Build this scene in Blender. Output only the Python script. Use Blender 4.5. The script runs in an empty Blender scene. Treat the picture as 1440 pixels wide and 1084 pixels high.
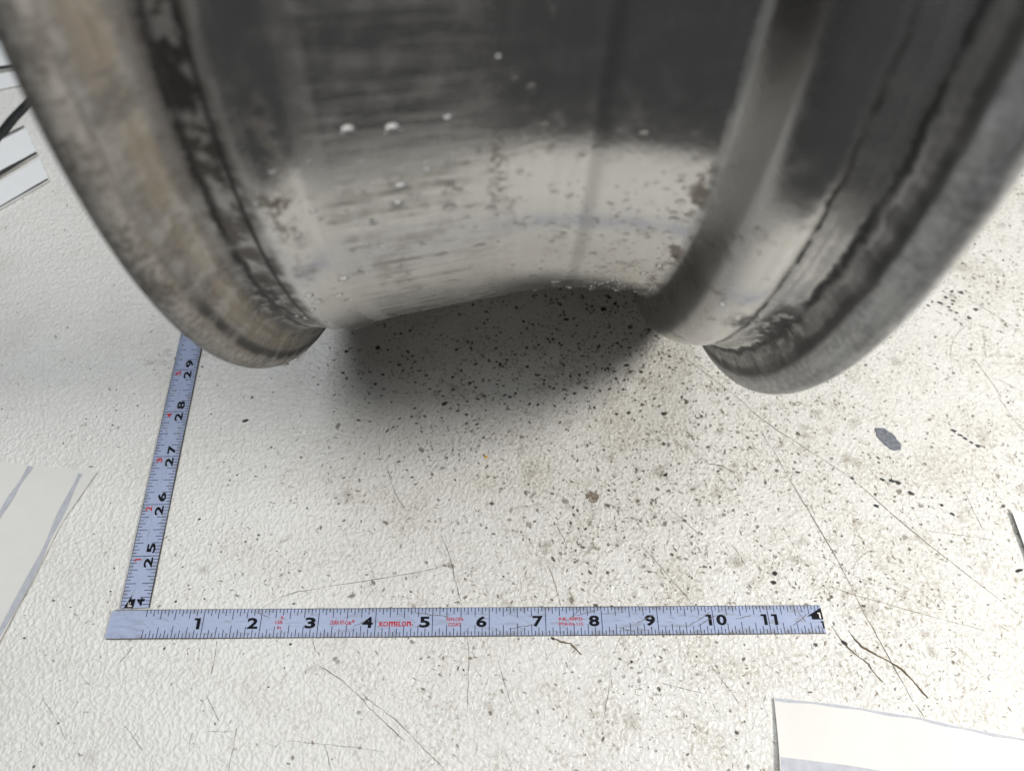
import bpy, bmesh, math, random
import numpy as np
from mathutils import Vector, Matrix
random.seed(7); rng = np.random.default_rng(7)
IN = 0.0254                      # the whole scene is measured in inches on the table, built in metres
scene = bpy.context.scene
col = scene.collection

# ------------------------------------------------------------------ camera
PITCH, ROLL, YAW = math.radians(59.2194), 0.0580, -0.0640
cam_d = bpy.data.cameras.new('camera'); cam = bpy.data.objects.new('camera', cam_d); col.objects.link(cam)
cam.location = (5.958*IN, -2.9131*IN, 13.52*IN)
cam.rotation_euler = (Matrix.Rotation(YAW, 3, 'Z') @ Matrix.Rotation(math.pi/2-PITCH, 3, 'X') @ Matrix.Rotation(ROLL, 3, 'Z')).to_euler()
cam_d.sensor_width = 36; cam_d.lens = 36*1050/1440
cam_d.clip_start = 0.01; cam_d.clip_end = 20
cam_d.dof.use_dof = True; cam_d.dof.focus_distance = 0.338; cam_d.dof.aperture_fstop = 7.6
scene.camera = cam

# ------------------------------------------------------------------ surroundings and lamps
world = bpy.data.worlds.new('World'); scene.world = world; world.use_nodes = True
bg = world.node_tree.nodes['Background']; bg.inputs[0].default_value = (0.95, 0.97, 1.0, 1); bg.inputs[1].default_value = 0.072
def area_lamp(name, pos, target, size, power, color):
    l = bpy.data.lights.new(name, 'AREA'); l.shape = 'DISK'; l.size = size*IN; l.energy = power; l.color = color
    o = bpy.data.objects.new(name, l); col.objects.link(o)
    o.location = Vector(pos)*IN
    o.rotation_euler = (Vector(target)-Vector(pos)).to_track_quat('-Z', 'Y').to_euler()
    return o
area_lamp('work_lamp', (27.5, -2.9, 20.0), (8, 5, 0), 6.5, 4.3, (1.0, 0.965, 0.90))
area_lamp('ceiling_lamp', (0, 7, 60), (4, 6, 0), 64, 17.6, (0.93, 0.965, 1.0))
scene.view_settings.view_transform = 'Standard'; scene.view_settings.look = 'None'
scene.view_settings.exposure = 0.06; scene.view_settings.gamma = 1.0; scene.view_settings.use_curve_mapping = False
scene.cycles.use_denoising = True
scene.cycles.caustics_reflective = True; scene.cycles.blur_glossy = 0.3
scene.cycles.use_adaptive_sampling = True; scene.cycles.adaptive_threshold = 0.02
scene.cycles.max_bounces = 6; scene.cycles.sample_clamp_indirect = 6.0

# ------------------------------------------------------------------ helpers
def tag(o, label=None, cat=None, group=None, kind=None):
    for k, v in (('label', label), ('category', cat), ('group', group), ('kind', kind)):
        if v: o[k] = v
    return o
def empty(name, loc=(0, 0, 0), rz=0.0):
    o = bpy.data.objects.new(name, None); col.objects.link(o); o.empty_display_size = 0.02
    o.location = Vector(loc)*IN; o.rotation_euler.z = rz
    return o
def mesh_obj(name, verts, faces, mat, parent=None, smooth=False, inch=True):
    me = bpy.data.meshes.new(name)
    s = IN if inch else 1.0
    me.from_pydata([(v[0]*s, v[1]*s, v[2]*s) for v in verts], [], faces)
    me.validate(); me.update()
    if mat: me.materials.append(mat)
    if smooth: me.polygons.foreach_set('use_smooth', [True]*len(me.polygons))
    o = bpy.data.objects.new(name, me); col.objects.link(o)
    if parent: o.parent = parent
    return o
def ribbon(pts, width, z, taper=True, wob=0.0):
    """a flat strip of varying width through the points (inches)"""
    P = [np.array(p, float) for p in pts]
    Q = []
    for i in range(len(P)-1):                         # Catmull-Rom
        p0 = P[max(i-1, 0)]; p1 = P[i]; p2 = P[i+1]; p3 = P[min(i+2, len(P)-1)]
        for t in np.linspace(0, 1, 6, endpoint=False):
            Q.append(.5*((2*p1)+(-p0+p2)*t+(2*p0-5*p1+4*p2-p3)*t*t+(-p0+3*p1-3*p2+p3)*t**3))
    Q.append(P[-1]); Q = np.array(Q)
    if wob: Q = Q+rng.normal(0, wob, Q.shape)
    d = np.gradient(Q, axis=0); d /= np.linalg.norm(d, axis=1)[:, None]+1e-9
    n = np.stack([-d[:, 1], d[:, 0]], 1)
    k = len(Q); t = np.linspace(0, 1, k)
    w = width*.5*(np.minimum(1, 6*np.minimum(t+.06, 1.06-t)) if taper else 1)*(1+.35*np.sin(t*17+rng.random()*6))
    A = Q+n*w[:, None]; B = Q-n*w[:, None]
    v = [(*a, z) for a in A]+[(*b, z) for b in B]
    f = [(i, k+i, k+i+1, i+1) for i in range(k-1)]
    return v, f

class NT:
    """terse node building"""
    def __init__(s, name):
        s.m = bpy.data.materials.new(name); s.m.use_nodes = True; s.t = s.m.node_tree; s.t.nodes.clear()
        s.out = s.t.nodes.new('ShaderNodeOutputMaterial'); s.b = s.t.nodes.new('ShaderNodeBsdfPrincipled')
        s.t.links.new(s.b.outputs[0], s.out.inputs[0])
    def new(s, typ, **kw):
        n = s.t.nodes.new(typ)
        for k, v in kw.items(): setattr(n, k, v)
        return n
    def put(s, sock, v):
        if isinstance(v, bpy.types.NodeSocket): s.t.links.new(v, sock)
        elif isinstance(v, (tuple, list)) and sock.type == 'RGBA' and len(v) == 3: sock.default_value = (*v, 1)
        else: sock.default_value = v
    def math(s, op, a, b=0.0, c=0.0, clamp=False):
        n = s.new('ShaderNodeMath', operation=op, use_clamp=clamp)
        s.put(n.inputs[0], a); s.put(n.inputs[1], b); s.put(n.inputs[2], c); return n.outputs[0]
    def add(s, a, b): return s.math('ADD', a, b)
    def sub(s, a, b): return s.math('SUBTRACT', a, b)
    def mul(s, a, b): return s.math('MULTIPLY', a, b)
    def mx(s, a, b): return s.math('MAXIMUM', a, b)
    def mul3(s, a, b, c): return s.mul(s.mul(a, b), c)
    def step(s, x, lo, hi, to0=0.0, to1=1.0):
        n = s.new('ShaderNodeMapRange', interpolation_type='SMOOTHSTEP')
        if isinstance(lo, (int, float)) and isinstance(hi, (int, float)) and lo > hi: lo, hi, to0, to1 = hi, lo, to1, to0
        for i, v in enumerate((x, lo, hi, to0, to1)): s.put(n.inputs[i], v)
        return n.outputs[0]
    def band(s, x, c, w, soft=None):
        """1 within w/2 of c, falling to 0 by soft"""
        d = s.math('ABSOLUTE', s.sub(x, c)); return s.step(d, w/2+(soft or w/2), w/2*.5)
    def noise(s, vec, scale=1.0, detail=3.0, rough=.55, dist=0.0):
        n = s.new('ShaderNodeTexNoise', noise_dimensions='2D'); s.put(n.inputs['Vector'], vec)
        n.inputs['Scale'].default_value = scale; n.inputs['Detail'].default_value = detail
        n.inputs['Roughness'].default_value = rough; n.inputs['Distortion'].default_value = dist
        return n.outputs[0]
    def voronoi(s, vec, scale, feature='F1', rand=1.0, out='Distance', smooth=.6):
        n = s.new('ShaderNodeTexVoronoi', feature=feature, voronoi_dimensions='2D'); s.put(n.inputs['Vector'], vec)
        n.inputs['Scale'].default_value = scale; n.inputs['Randomness'].default_value = rand
        if feature == 'SMOOTH_F1': n.inputs['Smoothness'].default_value = smooth
        return n.outputs[out]
    def vscale(s, vec, v):
        n = s.new('ShaderNodeVectorMath', operation='MULTIPLY'); s.put(n.inputs[0], vec); n.inputs[1].default_value = v; return n.outputs[0]
    def vadd(s, a, b):
        n = s.new('ShaderNodeVectorMath', operation='ADD'); s.put(n.inputs[0], a); s.put(n.inputs[1], b); return n.outputs[0]
    def comb(s, x, y, z=0.0):
        n = s.new('ShaderNodeCombineXYZ'); s.put(n.inputs[0], x); s.put(n.inputs[1], y); s.put(n.inputs[2], z); return n.outputs[0]
    def mix(s, f, a, b):
        n = s.new('ShaderNodeMix', data_type='RGBA'); s.put(n.inputs[0], f); s.put(n.inputs[6], a); s.put(n.inputs[7], b); return n.outputs[2]
    def fmix(s, f, a, b):
        n = s.new('ShaderNodeMix', data_type='FLOAT'); s.put(n.inputs[0], f); s.put(n.inputs[2], a); s.put(n.inputs[3], b); return n.outputs[0]
    def bump(s, h, strength, dist, normal=None):
        n = s.new('ShaderNodeBump'); s.put(n.inputs['Height'], h); n.inputs['Strength'].default_value = strength
        n.inputs['Distance'].default_value = dist
        if normal is not None: s.put(n.inputs['Normal'], normal)
        return n.outputs[0]
    def objco(s):
        n = s.new('ShaderNodeTexCoord'); return s.vscale(n.outputs['Object'], (1/IN,)*3)
    def sep(s, v):
        n = s.new('ShaderNodeSeparateXYZ'); s.put(n.inputs[0], v); return n.outputs
    def set(s, **kw):
        names = dict(color='Base Color', rough='Roughness', metal='Metallic', normal='Normal', ior='IOR', trans='Transmission Weight', spec='Specular IOR Level', aniso='Anisotropic', coat='Coat Weight', alpha='Alpha')
        for k, v in kw.items(): s.put(s.b.inputs[names[k]], v)
        return s.m

def simple(name, color, rough=.6, var=.12, scale=6.0, metal=0.0, spec=.5, worn=None):
    t = NT(name); c = t.objco(); n = t.noise(c, scale, 4)
    dark = tuple(x*(1-var) for x in color); light = tuple(min(1, x*(1+var)) for x in color)
    return t.set(color=t.mix(n, dark, light), rough=rough, metal=metal, spec=spec, alpha=1.0 if worn is None else t.step(t.noise(c, worn[0], 3, .6), worn[1], worn[2], worn[3], worn[4]))

# ------------------------------------------------------------------ traced places on the table and on the wheel (inches, degrees)
SCRATCHES = [(0.0141, [(10.28, 5.8), (11.24, 4.83), (11.76, 4.23), (13.19, 3.0), (14.1, 1.91), (15.7, 0.23)]), (0.0154, [(11.76, 3.6), (12.04, 2.73), (12.46, 1.54), (12.78, 0.38), (13.02, -0.41), (13.23, -1.06), (13.38, -1.42)]), (0.0102, [(12.19, 0.86), (13.52, 0.43), (14.87, 0.05)]), (0.0102, [(12.34, 1.37), (12.7, 1.09), (13.12, 0.86)]), (0.009, [(12.76, 1.06), (12.88, 1.31), (13.19, 1.53)]), (0.0154, [(3.11, -0.46), (3.47, -0.68), (3.84, -0.97), (4.2, -1.3), (4.63, -1.65)]), (0.0128, [(3.83, -0.89), (4.13, -1.11), (4.49, -1.36), (4.89, -1.72), (5.28, -2.05)]), (0.0128, [(2.94, -0.06), (2.99, -0.19), (3.09, -0.3)]), (0.0115, [(1.27, -0.9), (1.57, -1.33)]), (0.0115, [(1.87, -1.36), (1.86, -1.7), (1.84, -2.05)]), (0.0128, [(3.33, -1.68), (3.48, -2.07)]), (0.0077, [(1.36, -1.47), (1.81, -1.48)]), (0.0077, [(2.7, -1.62), (3.48, -1.69), (4.27, -1.79)]), (0.0115, [(1.28, -0.03), (1.31, -0.32), (1.29, -0.61)]), (0.0115, [(0.02, -1.34), (0.22, -1.53), (0.41, -1.72)]), (0.0115, [(1.15, -1.46), (1.16, -1.76)]), (0.0128, [(-0.14, -0.12), (-0.18, -0.23), (-0.28, -0.38)]), (0.009, [(2.58, -0.56), (2.45, -0.8)]), (0.0128, [(5.63, -0.06), (5.65, -0.59), (5.63, -1.21)]), (0.0128, [(8.86, 1.63), (9.3, 1.05), (9.72, 0.5)]), (0.0141, [(7.08, 1.28), (7.19, 0.93), (7.29, 0.52)]), (0.0166, [(5.13, 1.8), (5.3, 1.34), (5.39, 0.94), (5.52, 0.53)]), (0.0128, [(9.51, 2.32), (9.71, 2.15), (9.99, 1.82)]), (0.0128, [(11.24, 3.79), (11.43, 3.47)]), (0.0128, [(11.52, 4.15), (11.73, 3.66), (11.87, 3.27)]), (0.0102, [(4.85, 1.19), (5.11, 1.25), (5.34, 1.36)]), (0.0128, [(7.24, 2.09), (7.37, 1.85), (7.46, 1.6)]), (0.0115, [(10.55, 1.68), (10.69, 1.45), (10.76, 1.26)]), (0.0256, [(10.38, 3.32), (10.64, 3.27), (10.89, 3.1)]), (0.0128, [(3.98, 3.24), (4.09, 2.93), (4.23, 2.6), (4.41, 2.35)]), (0.0115, [(3.78, 3.76), (3.82, 3.49)]), (0.0128, [(1.96, 0.52), (2.36, 0.74), (2.83, 0.85), (4.09, 1.05), (5.31, 1.26)]), (0.0128, [(17.07, 7.48), (17.5, 7.09), (17.89, 6.64)]), (0.0166, [(16.66, 5.83), (16.81, 5.34), (16.93, 4.84)]), (0.0115, [(17.13, 6.68), (16.95, 5.89)]), (0.009, [(16.07, 5.48), (16.16, 5.92), (16.33, 6.3), (16.59, 6.59), (16.9, 6.79)]), (0.0102, [(17.01, 5.32), (17.47, 4.98)]), (0.0128, [(16.85, 4.91), (16.98, 4.41), (17.12, 4.06)]), (0.0115, [(11.61, 2.0), (11.77, 1.58)]), (0.0102, [(14.36, 1.92), (15.69, 1.7)]), (0.0128, [(15.4, 2.73), (15.46, 2.28), (15.52, 1.92)]), (0.0102, [(8.95, -0.79), (9.66, -0.97)]), (0.0115, [(6.15, -0.42), (6.38, -1.11)]), (0.0102, [(8.11, -0.55), (7.93, -1.34)]), (0.0115, [(9.85, -0.51), (10.24, -1.15)]), (0.009, [(-1.41, -0.92), (-0.82, -1.57)])]
FIBRES = [(0.0333, [(12.41, 0.07), (12.55, -0.18), (12.79, -0.35), (13.09, -0.53), (13.26, -0.69), (13.38, -0.87), (13.52, -1.09)]), (0.023, [(12.14, 0.11), (12.28, -0.17), (12.46, -0.37), (12.61, -0.5), (12.7, -0.67), (12.8, -0.82)]), (0.0307, [(7.09, -0.01), (7.27, -0.1), (7.42, -0.13), (7.52, -0.23), (7.61, -0.32)])]
DROPS = [(-0.98, -4.2, 0.074), (-0.58, -3.9, 0.075), (-0.57, 2.0, 0.066), (-0.62, 4.0, 0.061), (-0.06, 2.5, 0.052), (-0.09, 5.5, 0.078), (0.73, -6.5, 0.054), (0.88, -3.0, 0.042), (1.89, -2.0, 0.051), (0.86, -12.9, 0.043), (0.88, -12.3, 0.044), (1.93, -12.0, 0.051), (1.92, -10.5, 0.032), (1.79, -11.0, 0.032), (-0.24, 13.3, 0.078), (-1.24, 14.0, 0.069), (-1.42, 14.6, 0.069), (-0.06, -4.4, 0.041), (0.41, -9.2, 0.032), (0.57, -7.4, 0.027), (0.66, 2.0, 0.045), (0.35, 6.4, 0.048), (1.06, 10.4, 0.05), (0.77, 8.8, 0.041), (2.48, 6.2, 0.048), (2.48, 9.0, 0.05), (2.47, 11.6, 0.043), (2.63, 9.4, 0.042), (1.98, 12.3, 0.043), (0.23, 12.7, 0.06), (1.65, 17.1, 0.046), (1.85, 21.2, 0.038), (2.42, 22.9, 0.059), (2.68, 16.7, 0.045), (2.03, 10.6, 0.034), (2.24, 11.0, 0.034), (2.26, 12.8, 0.035), (-1.86, 15.8, 0.044), (-1.8, 17.5, 0.045), (-1.96, 25.4, 0.05), (-1.94, 19.7, 0.037), (-1.56, 17.8, 0.045), (-2.19, 24.3, 0.039), (-2.27, 23.4, 0.039), (-0.71, 14.1, 0.035), (0.92, 23.9, 0.049), (1.26, 28.1, 0.052), (1.84, 32.3, 0.043), (1.22, 6.0, 0.032), (-0.29, 0.5, 0.029), (-0.91, 6.1, 0.031), (-0.43, 10.7, 0.033), (-0.87, 10.2, 0.033), (2.66, 7.6, 0.033), (2.83, 10.5, 0.033), (2.92, 9.7, 0.033), (3.21, 14.5, 0.043), (2.78, 16.2, 0.036), (2.56, 19.6, 0.038), (1.83, 8.5, 0.025), (0.03, 8.8, 0.024), (0.44, 12.4, 0.026), (-1.0, 17.6, 0.036), (-0.59, 20.7, 0.038), (-0.13, 20.5, 0.038), (-1.68, 5.6, 0.03), (-1.47, 3.3, 0.03)]
CLUSTER = [(16.56, 7.53), (16.38, 7.37), (16.54, 7.25), (16.7, 7.43), (16.67, 7.09), (16.92, 6.95), (17.15, 7.19), (16.07, 7.29), (16.75, 7.7), (16.97, 7.66), (15.62, 4.07), (15.73, 3.96), (15.81, 3.89), (15.91, 3.79), (16.02, 3.71), (12.15, 3.13), (13.22, 3.0), (13.82, 2.97), (14.01, 2.94), (14.12, 2.91), (13.55, 2.42), (14.32, 2.67), (14.86, 2.43), (15.02, 2.24)]
DROPLAB = ['large water drop on the dark upper barrel, left of a pair', 'large water drop on the dark upper barrel, right of a pair',
           'water drop just below the dark reflection, upper of a stacked pair', 'water drop just below the dark reflection, lower of a stacked pair',
           'small water drop above the brown stain left of the barrel middle', 'wide water drop below the brown stain left of the barrel middle',
           'round water drop high on the middle of the dark barrel', 'small water drop at the edge of the dark reflection left of the seam',
           'flat water drop at the edge of the dark reflection right of the seam', 'water drop at the very top of the barrel, upper of two touching',
           'water drop at the very top of the barrel, lower of two touching', 'largest of three water drops high right on the dark barrel',
           'lowest of three water drops high right on the dark barrel', 'leftmost of three water drops high right on the dark barrel',
           'dark rimmed water drop low on the barrel left of the middle', 'water drop low beside the left bead seat, right of a pair',
           'water drop low beside the left bead seat, left of a pair']

# ------------------------------------------------------------------ materials
def mat_table():
    t = NT('white_gelcoat'); c = t.objco(); x, y, _ = t.sep(c)
    warp = t.new('ShaderNodeTexNoise', noise_dimensions='2D'); t.put(warp.inputs['Vector'], c); warp.inputs['Scale'].default_value = 5; warp.inputs['Detail'].default_value = 2
    cw = t.vadd(c, t.vscale(warp.outputs['Color'], (.16, .16, 0)))
    peb = t.voronoi(cw, 12.5)
    peb2 = t.noise(c, 13, 2, .6)
    big = t.noise(c, .35, 2)
    # the moulded pattern: crisp short ridges to the right, softer ripples towards the left and the back
    crisp = t.mul(t.step(x, 1.5, 7.0, .12, 1.0), t.step(big, .35, .6, .7, 1.0))
    rip = t.noise(t.vscale(cw, (.6, 2.0, 1)), 5.0, 1, .5, .3)
    rid = t.math('ABSOLUTE', t.sub(t.noise(cw, 12, 1, .5, .9), .5))
    ridge = t.step(rid, .0, .10, 1.0, 0.0)
    h = t.add(t.add(t.mul(peb, .8), t.mul(peb2, .4)), t.add(t.mul(rip, t.fmix(crisp, t.step(y, 2.5, 6.0, .25, 1.1), .15)), t.mul3(ridge, crisp, .28)))
    # colour: off-white with tan grime worked into the hollows and broad faint stains
    grime = t.mul3(t.step(peb2, .46, .68), t.step(t.noise(c, 1.1, 4, .6), .38, .66), t.step(x, -1, 8, .35, 1.0))
    groove = t.mul3(t.step(rid, .10, .20), t.step(t.noise(cw, 4.2, 3, .65), .52, .68), t.mul(crisp, .55))
    stain = t.mul(t.step(t.noise(c, .55, 5, .65), .50, .80), .22)
    base = t.mix(t.noise(c, 2.2, 4), (.71, .70, .665), (.78, .772, .742))
    base = t.mix(stain, base, (.46, .40, .31))
    base = t.mix(t.math('MULTIPLY', grime, .52), base, (.38, .325, .245))
    base = t.mix(groove, base, (.33, .28, .215))
    rough = t.fmix(grime, t.fmix(big, .24, .40), .7)
    return t.set(color=base, rough=rough, spec=.45, normal=t.bump(h, .55, .0010))

def mat_alloy():
    """bare aluminium wheel, dirty at the flanges; UV = (axial inch, degrees below the axle on the near side)"""
    t = NT('worn_alloy')
    uvn = t.new('ShaderNodeUVMap', uv_map='UVMap').outputs[0]
    U, V, _ = t.sep(uvn)
    C = t.comb(U, t.mul(V, .122))
    big = t.noise(C, .8, 4, .6); mid = t.noise(C, 3.2, 4, .62); fine = t.noise(C, 14, 2, .6); mid2 = t.noise(t.vadd(C, (9.1, 4.2, 0)), 2.1, 4, .65)
    Cw = t.vadd(C, t.vscale(t.comb(t.sub(mid, .5), 0.0), (.10, 0, 0)))
    circ = t.noise(t.vscale(Cw, (11, .22, 1)), 1, 4, .62)                 # runs round the wheel
    circ2 = t.noise(t.vscale(Cw, (26, .5, 1)), 1, 3, .65)
    circf = t.noise(t.vscale(C, (60, .5, 1)), 1, 2, .6)
    ax = t.noise(t.vscale(C, (.55, 9, 1)), 1, 4, .62)                    # runs along the axle
    axf = t.noise(t.vscale(C, (1.4, 34, 1)), 1, 3, .6)
    flL = t.step(U, -2.42, -2.62); flR = t.step(U, 4.02, 4.16)
    seatL = t.mul(t.step(U, -2.62, -2.45), t.step(U, -1.92, -2.08)); seatR = t.mul(t.step(U, 3.5, 3.68), t.step(U, 4.16, 4.02))
    well = t.mul(t.step(U, -1.35, -1.0), t.step(U, 2.85, 2.7))
    lipL = t.step(U, -2.90, -2.97); lipR = t.step(U, 4.29, 4.34)
    left = t.mul(t.step(U, -1.5, -1.1), t.step(U, .9, -.1))              # scuffed half of the drop centre
    # metal
    metal_c = t.mix(t.add(t.mul(circ, .5), t.mul(mid, .5)), (.47, .455, .435), (.64, .63, .61))
    metal_c = t.mix(t.mul(t.band(U, 1.46, .10, .09), .42), metal_c, (.25, .245, .24))          # rolled seam
    metal_c = t.mix(t.mul(t.band(U, 1.36, .03, .04), .15), metal_c, (.75, .74, .72))  # highlight along the seam, painted as a paler line
    rough = t.add(t.add(.155, t.mul(t.step(mid, .4, .8), .10)), t.mul(t.add(t.add(lipL, lipR), seatL), .14))
    rough = t.add(rough, t.mul(left, t.step(ax, .35, .65, .04, .20)))
    dull_rings = t.mx(t.band(U, -1.36, .26, .05), t.mul(t.band(U, -1.93, .12, .06), .7))             # dull rings, rougher and a little paler
    rough = t.add(rough, t.mul(dull_rings, .13))
    wall_refl = t.mul(t.step(U, 2.70, 2.90), t.step(U, 3.40, 3.02))                                 # dark reflection on the steep wall, painted in as a darker tone
    metal_c = t.mix(t.mul(wall_refl, .6), metal_c, (.22, .215, .21)); rough = t.add(rough, t.mul(wall_refl, .12))
    chalk = t.mul(t.band(t.add(U, t.mul(t.sub(mid, .5), .05)), 2.735, .05, .05), t.step(mid2, .3, .55, .35, .9))
    metal_c = t.mix(t.mul(dull_rings, .25), metal_c, (.60, .58, .55))
    # brown water marks and scuffs along the axle
    scuff = t.mul3(t.mul(left, t.step(ax, .48, .72)), t.step(V, -4, 4), t.step(mid2, .40, .58))
    scuff = t.mx(scuff, t.mul3(t.mul(left, t.step(axf, .52, .72)), t.step(V, -20, 6, .5, 1.), t.step(mid, .38, .6)))
    blot = t.mul(t.step(mid2, .58, .76), t.step(V, -6, 3, .35, 1.0))
    spotsn = t.voronoi(t.vadd(C, t.vscale(t.comb(mid, big), (.25, .25, 0))), 4.2)
    spots = t.mul3(t.step(spotsn, .19, .09), t.step(mid2, .50, .60), t.step(V, -7, 0))
    cornerR = t.mul(t.band(U, 2.66, .14, .12), t.mul(t.step(mid, .46, .6), t.step(V, -4, 1)))
    hump_sp = t.mul3(t.band(U, -1.78, .28, .12), t.band(V, 0, 8, 7), t.step(t.add(t.mul(mid, .6), t.mul(fine, .4)), .46, .62))
    col_st = t.mul3(t.band(U, .42, .10, .10), t.band(V, 1.5, 6, 5), t.step(fine, .42, .6))
    brown = t.mx(t.mx(t.mul(scuff, .62), t.mul(blot, .4)), t.mx(t.mul(spots, .5), t.mx(t.mul(cornerR, .75), t.mx(t.mul(hump_sp, .85), t.mul(col_st, .6)))))
    color = metal_c; nonmetal = t.mx(t.mul(brown, .4), t.mul(chalk, .5))
    color = t.mix(t.mul(chalk, .5), color, (.45, .45, .43))
    color = t.mix(brown, color, (.105, .075, .05))
    # left flange: chalky tan grime in rings, paler lip
    tan = t.mix(t.step(circ, .35, .65), (.046, .039, .033), (.125, .104, .078))
    tan = t.mix(t.mul(t.band(t.add(U, t.mul(t.sub(big, .5), .10)), -2.73, .09, .06), t.step(circ2, .3, .6, .2, .8)), tan, (.185, .150, .095))
    tan = t.mix(t.mul(t.step(circ2, .52, .66), .6), tan, (.03, .027, .026))
    tan = t.mix(t.mul(t.step(t.add(t.mul(mid2, .55), t.mul(fine, .45)), .50, .60), .75), tan, (.038, .037, .042))
    tan = t.mix(t.mul(t.step(t.add(t.mul(mid, .45), t.mul(fine, .55)), .54, .62), .5), tan, (.20, .18, .15))
    dl = t.mul(flL, t.step(t.add(t.mul(mid, .5), t.mul(circ, .5)), .36, .56, .55, .9))
    color = t.mix(dl, color, tan); nonmetal = t.mx(nonmetal, dl)
    ds = t.mul(seatL, t.step(mid, .36, .6, .25, .85))
    color = t.mix(ds, color, t.mix(circ, (.05, .042, .034), (.15, .125, .10))); nonmetal = t.mx(nonmetal, ds)
    # right seat and flange: grey film and rubber
    dr = t.mul(t.add(t.mul(flR, .95), t.mul(seatR, .38)), t.step(t.add(t.mul(mid, .4), t.mul(circ, .6)), .38, .6, .35, .8))
    color = t.mix(dr, color, t.mix(circ, (.022, .02, .02), (.075, .07, .065))); nonmetal = t.mx(nonmetal, dr)
    lp = t.mul(t.mx(lipL, lipR), t.step(t.add(t.mul(mid, .6), t.mul(circ2, .4)), .36, .58, .5, .85))
    color = t.mix(lp, color, t.mix(t.mul(t.step(t.add(t.mul(mid2, .5), t.mul(fine, .5)), .36, .62), 1.0), t.mix(t.step(U, 0, .1), (.105, .095, .083), (.36, .36, .36)), t.mix(t.step(U, 0, .1), (.34, .325, .30), (.64, .64, .625)))); nonmetal = t.mx(nonmetal, t.mul(lp, .75))
    # black rubber lines and smears
    wob = t.mul(t.sub(mid, .5), .16); Uw = t.add(U, wob)
    gate = t.step(mid2, .34, .52)
    up = t.step(V, 8, -9)
    b1 = t.mul(t.band(Uw, -2.44, .06, .05), t.step(mid2, .3, .5, .45, 1.))
    b1b = t.mul3(t.band(Uw, -2.28, .24, .16), up, t.step(mid, .42, .55))
    b2 = t.mul(t.band(U, -2.13, .035, .025), t.step(big, .3, .5, .5, 1.))
    b3 = t.mul3(t.band(t.add(U, t.mul(wob, .3)), -2.875, .045, .035), t.step(mid, .36, .55, .55, 1.), t.step(V, 2, 14))
    b4 = t.mul(t.band(Uw, 3.67, .035, .03), t.step(mid2, .40, .55, .15, .9))
    b5 = t.mul(t.band(Uw, 4.10, .05, .045), t.step(mid2, .25, .5, .6, 1.))
    b6 = t.mul(t.band(t.add(U, t.mul(wob, .35)), 4.275, .05, .035), t.step(big, .3, .6, .8, 1.))
    b7 = t.mul3(t.band(U, 4.02, .34, .16), t.band(V, 18.5, 8, 6), t.step(t.noise(C, 5, 3, .7), .36, .50))
    b8 = t.mul3(t.band(U, 3.72, .5, .2), t.band(V, 17.5, 1.8, 2.0), t.step(t.noise(C, 6, 3, .7), .42, .54))
    b9 = t.mul3(t.band(U, -2.42, .30, .2), t.band(V, 20, 9, 7), t.step(t.noise(C, 5.5, 3, .7), .40, .54))
    black = t.mx(t.mx(t.mx(b1, b1b), t.mx(b2, b3)), t.mx(t.mx(b4, b5), t.mx(t.mul(b6, .85), t.mx(t.mx(b7, t.mul(b8, .8)), b9))))
    black = t.math('MULTIPLY', black, .92, clamp=True)
    color = t.mix(black, color, (.018, .016, .015)); nonmetal = t.mx(nonmetal, black)
    # relief
    h = t.add(t.mul(circf, .22), t.add(t.mul3(axf, left, .55), t.add(t.mul(mid, .35), t.mul(fine, .25))))
    seam = t.mul(t.band(U, 1.46, .08, .10), -.5)
    nrm = t.bump(t.add(h, seam), .16, .0006)
    rough = t.fmix(nonmetal, rough, .62)
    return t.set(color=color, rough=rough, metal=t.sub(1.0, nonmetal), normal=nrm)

def mat_blade():
    t = NT('blue_lacquer'); c = t.objco(); x, y, _ = t.sep(c)
    n = t.noise(c, 3, 3); s = t.noise(t.vscale(c, (2, 14, 1)), 1.2, 3, .65); s2 = t.noise(t.vscale(t.comb(t.add(x, t.mul(y, 1.3)), t.sub(y, t.mul(x, .6))), (16, 2.2, 1)), 1, 3, .7)
    heavy = t.step(x, 4, 9, .55, 1.0)
    dirt = t.mul3(t.step(s, .48, .66), t.step(n, .38, .58), heavy)
    rim = t.mul3(t.step(t.math('ABSOLUTE', t.sub(y, .25)), .13, .25), t.step(t.noise(c, 4.5, 3, .65), .44, .60), heavy)
    base = t.mix(n, (.315, .375, .55), (.375, .435, .61))
    base = t.mix(t.mul(dirt, .5), base, (.19, .185, .18))
    base = t.mix(t.mul(rim, .6), base, (.16, .14, .115))
    base = t.mix(t.mul(t.step(s2, .64, .74), .55), base, (.17, .18, .20))
    base = t.mix(t.mul(t.step(s2, .36, .27), .4), base, (.52, .55, .62))
    return t.set(color=base, rough=t.fmix(dirt, .32, .6), normal=t.bump(s, .12, .0003))

def mat_water():
    t = NT('water'); return t.set(color=(1, 1, 1), rough=0.0, ior=1.333, trans=1.0)

def mat_specks():
    """soft-edged dirt: colour and cover are stored on the grains"""
    t = NT('grit'); a = t.new('ShaderNodeAttribute', attribute_name='tone'); c = t.objco()
    n = t.noise(c, 38, 2)
    return t.set(color=a.outputs['Color'], rough=.8, spec=.2, alpha=t.mul(a.outputs['Alpha'], t.step(n, .25, .6, .6, 1.0)))

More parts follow.
